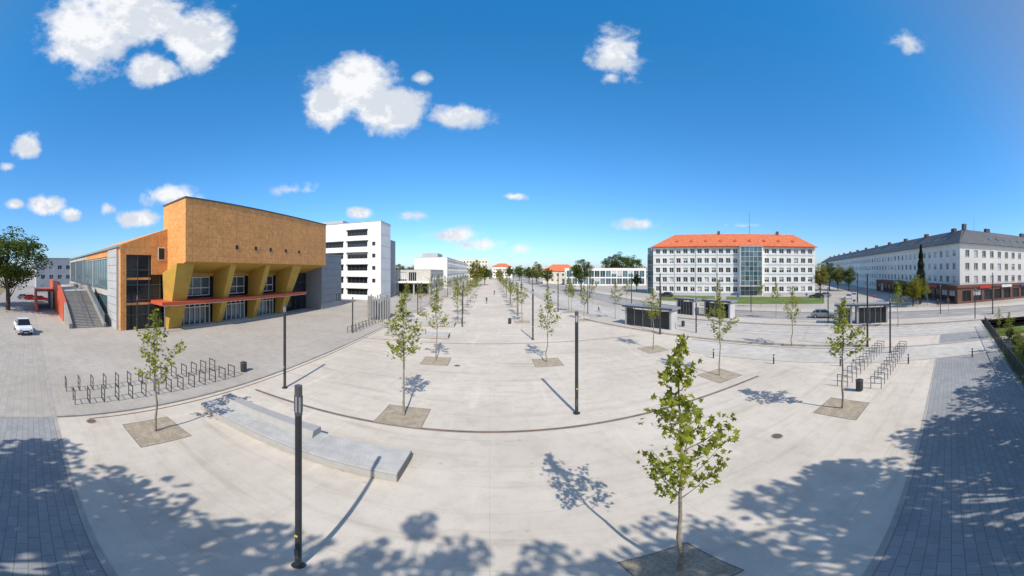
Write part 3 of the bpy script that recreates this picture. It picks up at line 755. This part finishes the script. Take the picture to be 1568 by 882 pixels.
def tube(vs,fs,pts,rad,n=6):
    b0=len(vs)
    for i,p in enumerate(pts):
        p=Vector(p); a=Vector(pts[max(0,i-1)]); c=Vector(pts[min(len(pts)-1,i+1)]); d=(c-a).normalized()
        e=d.orthogonal().normalized() if abs(d.z)<.95 else Vector((1,0,0)); e=(e-d*e.dot(d)).normalized(); g=d.cross(e)
        for k in range(n):
            t=2*math.pi*k/n; vs.append(tuple(p+e*math.cos(t)*rad[i]+g*math.sin(t)*rad[i]))
    for i in range(len(pts)-1):
        for k in range(n): fs.append((b0+i*n+k,b0+i*n+(k+1)%n,b0+(i+1)*n+(k+1)%n,b0+(i+1)*n+k))
def tree_mesh(name,vs,fs,C,size,shape,rng,bark,lf):
    LV=leaves(np.array(C),size,shape,rng); k=len(shape); b=len(vs); n=len(C)
    me=bpy.data.meshes.new(name)
    me.from_pydata(vs+[tuple(x) for x in LV],[],fs+[tuple(range(b+i*k,b+i*k+k)) for i in range(n)])
    me.materials.append(MATS[bark]); me.materials.append(MATS[lf])
    mi=[0]*len(fs)+[1]*n; me.polygons.foreach_set('material_index',mi); me.polygons.foreach_set('use_smooth',[1]*len(fs)+[0]*n)
    me.update(); return me
def sapling(seed,Ht=6.6,cw=1.8,base=.42,nl=1000,size=.17):
    rng=np.random.default_rng(seed); vs=[];fs=[];C=[]
    wob=rng.normal(0,.04,(9,2)); wob[0]=0
    pts=[(wob[i,0],wob[i,1],Ht*.97*i/8) for i in range(9)]
    tube(vs,fs,pts,[.062-.052*i/8 for i in range(9)],8)
    nb=20
    for i in range(nb):
        t=i/(nb-1); z0=Ht*(base+(.93-base)*t*.97); an=i*2.4+rng.uniform(-.5,.5)
        w=cw/2*(.65+.8*math.sin(math.pi*min(1,t*1.15+.12))*.7)*(1-.65*t)*rng.uniform(.45,1.5)
        q=z0/(Ht*.97)*8; i0=int(q); fr=q-i0; px_=wob[i0]*(1-fr)+wob[min(8,i0+1)]*fr
        p0=np.array([px_[0],px_[1],z0]); p2=p0+np.array([math.cos(an)*w,math.sin(an)*w,w*rng.uniform(.4,1.1)]); p1=(p0+p2)/2+np.array([0,0,-.06])
        tube(vs,fs,[tuple(p0),tuple(p1),tuple(p2)],[.017,.011,.004],5)
        k=int(nl/nb*(w/(cw*.42))**1.2)+8
        s=rng.uniform(.25,1.12,k)**.7
        base_=p0[None]+(p2-p0)[None]*s[:,None]
        cl=rng.normal(0,.14,(6,3)); pick=rng.integers(0,6,k)
        C+=list(base_+cl[pick]+rng.normal(0,.07,(k,3)))
    k=50; z=rng.uniform(.86,1.0,k)*Ht; C+=list(np.stack([rng.normal(0,.08,k)+wob[8,0],rng.normal(0,.08,k)+wob[8,1],z],1))
    return tree_mesh('young_tree',vs,fs,C,size,MAPLE,rng,'bark','leaf_young')
SAP=[sapling(11+i,cw=(1.7,1.95,1.55,1.85,1.75)[i],base=(.46,.42,.48,.4,.44)[i],nl=(640,640,520,560,540)[i]) for i in range(5)]
def put(me,name,x,y,scale=1,rot=None,z=0):
    o=bpy.data.objects.new(name,me); sc.collection.objects.link(o); o.location=(x,y,z)
    o.scale=(scale,)*3 if isinstance(scale,(int,float)) else scale
    o.rotation_euler=(0,0,R.uniform(0,6.28) if rot is None else rot); return o
def uv_of(x,y): return (-math.sin(A0)*x+math.cos(A0)*y, math.cos(A0)*x+math.sin(A0)*y)
for i,(px,py,s) in enumerate(((1040,872,(.84,.84,1.05)),(238,660,.96),(618,637,1.03),(838,555,1.0),(668,553,1.0),(1290,625,(1.15,1.15,.99)),(1102,575,.98),(1000,535,.97),(1213,531,.97))):
    x,y=G(px,py); me=SAP[(i+0)%5]
    put(me,'young_tree',x,y,s); u,v=uv_of(x,y); pit(u,v,.75 if py>800 else 1.15)
k=2
for u in (45,55,65,75,86,97,108,120,132,145,160,176,195):
    for v in (-4.9,5.0,-13.2,15.0):
        if v==15 and u>60: continue
        uu=u+R.uniform(-.4,.4); x,y=S(uu,v); k+=1; s=R.uniform(.82,1.08); put(SAP[k%5],'young_tree',x,y,(s*1.15,s*1.15,s))
        if u<100: pit(uu,v)
for px,py in ((942,490),(875,478),(960,468),(1188,487),(1165,470),(1375,500),(1405,470),(1562,575),(1545,535),(1530,515),(1420,468),(1100,470),(908,466),(700,482)):
    x,y=G(px,py); k+=1; s=R.uniform(.85,1.0)*(.62 if px>1520 else 1); put(SAP[k%5],'young_tree',x,y,s)
def bigtree(seed,Ht=14,rad=5,base=.25,ncl=70,per=150,size=.34,lf='leaf_green',name='tree'):
    rng=np.random.default_rng(seed); vs=[];fs=[];C=[]
    tr=[(rng.normal(0,.12)*i*.3,rng.normal(0,.12)*i*.3,Ht*.75*i/6) for i in range(7)]; tr[0]=(0,0,0)
    tube(vs,fs,tr,[.34*(1-.12*i)*Ht/14 for i in range(7)],9)
    cz=Ht*(1+base)/2; rz=Ht*(1-base)/2
    for i in range(ncl):
        d=rng.normal(size=3); d/=np.linalg.norm(d); r=rng.uniform(.45,.95)*rng.uniform(.85,1.12)
        c=np.array([d[0]*rad*r,d[1]*rad*r,cz+d[2]*rz*r])
        zz=(c[2]-Ht*base)/(Ht*(1-base))
        if zz<.25: c[:2]*=.55+zz*1.8
        j=min(5,max(1,int(c[2]*.62/(Ht*.75)*6))); p0=np.array(tr[j]); m=(p0+c)/2+np.array([0,0,-.3])
        if i%2==0: tube(vs,fs,[tuple(p0),tuple(m),tuple(c)],[.11,.07,.025],5)
        cr=rng.uniform(.55,1.15)*rad/5
        q=rng.normal(0,1,(per,3)); q/=np.maximum(1,np.linalg.norm(q,axis=1)[:,None]/1.5); q*=np.array([1,1,.65])*cr
        C+=list(c[None]+q)
    return tree_mesh(name,vs,fs,C,size,OVAL,rng,'bark_dark',lf)
BT=[bigtree(3),bigtree(5,rad=4.6,base=.3),bigtree(8,rad=4.4,base=.2,lf='leaf_yellow')]
# mature trees behind the mast whose shade falls on the foreground
SH=[bigtree(21,13,4.2,.22,64,105,.38),bigtree(22,13,4.2,.22,58,105,.38),bigtree(23,13,3.9,.25,54,105,.38)]
for i,(x,y,s) in enumerate(((-7.0,-12.4,1.0),(-3.6,-9.6,1.05),(.9,-8.0,(.62,.62,1.14)),(4.6,-8.2,(.8,.8,1.06)),(9.4,-8.8,(1,1,1.12)),(14.0,-9.6,(.9,.9,.98)),(19.5,-12.5,.95),(26,-13,.92),(33,-13.5,.9))):
    put(SH[i%3],'mature_tree',x,y,s)
x,y=pol(12,60); put(BT[0],'oak_tree',x,y,(1.6,1.6,1.2))
x,y=pol(-30,70); put(BT[1],'oak_tree',x,y,(1.4,1.4,1.15))
for px,d,s,m in ((890,112,.92,1),(950,215,1.55,0),(935,220,1.4,1),(970,222,1.4,0),(730,150,.95,2),(822,175,.95,2),(810,200,.8,1),(838,150,.7,1),(742,165,.8,1),(632,170,.8,0),(610,150,.85,1),(795,240,.9,0),(1256,104,.75,2),(1270,120,.85,1),(1283,125,.75,2),(975,120,.5,1),(1408,70,.5,2),(1378,78,.42,1),(1398,66,.45,2),(1300,118,.7,0),(780,260,.9,1),(765,230,.7,2)):
    x,y=pol(px,d); put(BT[m],'tree',x,y,s)
rng=np.random.default_rng(9); vs=[];fs=[];C=[]
tube(vs,fs,[(0,0,0),(0,0,7),(0,0,14)],[.2,.14,.03],8)
for i in range(7000):
    z=rng.uniform(.06,1)**1.0; r=(1.45*(1-z)**.75+.05)*rng.uniform(.55,1.08)*(1+.18*math.sin(z*40+rng.normal()*.4)); an=rng.uniform(0,6.28); C.append((r*math.cos(an),r*math.sin(an),z*14.5))
me=tree_mesh('conifer',vs,fs,C,.28,OVAL,rng,'bark_dark','leaf_dark'); x,y=pol(1410,72); put(me,'conifer_tree',x,y,1)
# distant tree belt, one object
rng=np.random.default_rng(4); C=[]; 
for i in range(150):
    a=rng.uniform(-1.78,1.0); d=rng.uniform(300,420); hh=rng.uniform(6,12)
    if a<-.6 and a>-1.3: continue
    c=np.array([d*math.sin(a),d*math.cos(a),hh*.5]); q=rng.normal(0,1,(90,3))*np.array([5,5,hh*.28]); q[:,2]=np.maximum(q[:,2],-hh*.5+.3); C+=list(c[None]+q)
me=tree_mesh('distant_trees',[(0,0,-1),(0.1,0,-1),(0,.1,-1)],[(0,1,2)],C,2.2,OVAL,rng,'bark_dark','leaf_green'); put(me,'distant_trees',0,0,1,0)
# grass blades on the verge beside the railing
C=rng.uniform([10.5,-9.5,.0],[40,-4.95,.10],(14000,3)); W=[]
for c in C: x,y=S(c[1],c[0]); W.append((x,y,c[2]))
me=tree_mesh('grass_tufts',[(0,0,-1),(0.1,0,-1),(0,.1,-1)],[(0,1,2)],W,.11,OVAL,rng,'bark_dark','leaf_yellow'); put(me,'grass_tufts',0,0,1,0)
for v,u,s in ((14,-6.2,.10),(17.5,-6.0,.13),(20,-6.3,.11),(23,-6.4,.14),(26,-6.5,.12),(29,-6.6,.14),(33,-6.6,.13)):
    x,y=S(u,v); put(BT[int(v)%2*2],'shrub',x,y,s,z=-.3)
# ---------------------------------------------------------------- light
sd=Vector((.20,-1,1.0)).normalized()
L=bpy.data.lights.new('sun','SUN'); L.energy=5.0; L.angle=math.radians(.55); L.color=(1,.94,.855)
lo=bpy.data.objects.new('sun',L); sc.collection.objects.link(lo); lo.rotation_euler=(-sd).to_track_quat('-Z','Y').to_euler(); lo.location=(10,-30,60)
w=bpy.data.worlds.new('World'); sc.world=w; w.use_nodes=True; nt=w.node_tree
w.cycles.sampling_method='MANUAL'; w.cycles.sample_map_resolution=512
bg=nt.nodes['Background']; STR=.13; bg.inputs[1].default_value=STR
sky=nt.nodes.new('ShaderNodeTexSky'); sky.sky_type='NISHITA'; sky.sun_disc=False; sky.sun_elevation=math.asin(sd.z); sky.sun_rotation=math.atan2(sd.x,sd.y)
sky.air_density=1.0; sky.dust_density=.6; sky.ozone_density=2.0
tc=nt.nodes.new('ShaderNodeTexCoord'); sx=nt.nodes.new('ShaderNodeSeparateXYZ'); nt.links.new(tc.outputs['Generated'],sx.inputs[0])
azn=math_n(nt,'ARCTAN2',sx.outputs[0],sx.outputs[1]); eln=math_n(nt,'ARCSINE',sx.outputs[2])
cb=nt.nodes.new('ShaderNodeCombineXYZ'); nt.links.new(azn,cb.inputs[0]); nt.links.new(eln,cb.inputs[1])
CL=[(130,50,88,78,1.15),(200,20,115,58,1.15),(300,60,66,62,1.15),(235,105,52,34,1.1),(545,130,86,56,1.25),(600,165,72,46,1.2),(505,160,55,42,1.15),(700,178,62,24,.9),(645,120,22,15,.7),
(940,85,55,46,.8),(935,118,22,16,.6),(1388,62,36,18,.42),(40,222,28,22,.85),(258,300,60,22,1),(212,335,42,18,1),(70,315,34,17,.9),(110,328,19,13,.9),(22,313,19,10,.8),(550,326,24,12,.9),(445,290,42,13,.55),
(980,343,46,14,.8),(690,360,52,15,.8),(740,375,50,14,.75),(797,382,25,13,.7),(787,301,24,8,.7),(640,330,42,9,.45),(10,255,12,8,.6),(1140,345,60,6,.35),(165,320,15,11,.5)]
mx=None
for (px,py,rw,rh,wt) in CL:
    a=(px-784)/450; e=(415-py)/450; rw/=450; rh/=450
    mp=nt.nodes.new('ShaderNodeMapping'); nt.links.new(cb.outputs[0],mp.inputs[0]); mp.inputs['Scale'].default_value=(1/rw,1/rh,1); mp.inputs['Location'].default_value=(-a/rw,-e/rh,0)
    vl=nt.nodes.new('ShaderNodeVectorMath'); vl.operation='LENGTH'; nt.links.new(mp.outputs[0],vl.inputs[0])
    m=math_n(nt,'SUBTRACT',wt,math_n(nt,'MULTIPLY',vl.outputs['Value'],wt))
    mx=m if mx is None else math_n(nt,'MAXIMUM',mx,m)
n1=noise_n(nt,tc.outputs['Generated'],9,7,.62); n2=noise_n(nt,tc.outputs['Generated'],26,4,.6)
nn=math_n(nt,'ADD',math_n(nt,'MULTIPLY',math_n(nt,'SUBTRACT',n1,.5),1.6),math_n(nt,'MULTIPLY',math_n(nt,'SUBTRACT',n2,.5),.5))
d=math_n(nt,'ADD',mx,nn)
cov=ramp_n(nt,d,.06,.60)
mpz=nt.nodes.new('ShaderNodeMapping'); nt.links.new(tc.outputs['Generated'],mpz.inputs[0]); mpz.inputs['Location'].default_value=(0,0,.035)
n3=noise_n(nt,mpz.outputs[0],9,6,.62)
sh=ramp_n(nt,math_n(nt,'SUBTRACT',n1,n3),-.09,.07)
ccol=mix_n(nt,sh,(7.3,7.4,7.6),(5.4,5.8,6.4))
t=math_n(nt,'POWER',math_n(nt,'MAXIMUM',math_n(nt,'DIVIDE',eln,.9),0.0),.6)
t=math_n(nt,'MINIMUM',t,1.0)
tint=mix_n(nt,t,(.90,.98,1.30),(.26,1.40,1.95))
# brighter, whiter haze in the half of the sky around the sun
dp=nt.nodes.new('ShaderNodeVectorMath'); dp.operation='DOT_PRODUCT'; nt.links.new(tc.outputs['Generated'],dp.inputs[0]); dp.inputs[1].default_value=tuple(sd)
tint=mix_n(nt,ramp_n(nt,dp.outputs['Value'],.35,.95),tint,(1.5,1.25,1.15))
skc=mix_n(nt,1.0,sky.outputs[0],tint,'MULTIPLY')
fin=mix_n(nt,cov,skc,ccol)
nt.links.new(fin,bg.inputs[0])
# ---------------------------------------------------------------- camera: wide panorama head, 200 x 112 degrees
cd=bpy.data.cameras.new('camera'); co=bpy.data.objects.new('camera',cd); sc.collection.objects.link(co); sc.camera=co
co.location=(0,0,H); co.rotation_euler=(math.pi/2,0,0); cd.clip_start=.1; cd.clip_end=8000
cd.type='PANO'
c=cd.cycles if hasattr(cd,'cycles') and hasattr(cd.cycles,'panorama_type') else cd
c.panorama_type='EQUIRECTANGULAR'
c.longitude_min=-784/450.; c.longitude_max=784/450.; c.latitude_min=-467/450.; c.latitude_max=415/450.
sc.view_settings.view_transform='Standard'; sc.view_settings.look='None'; sc.view_settings.exposure=0
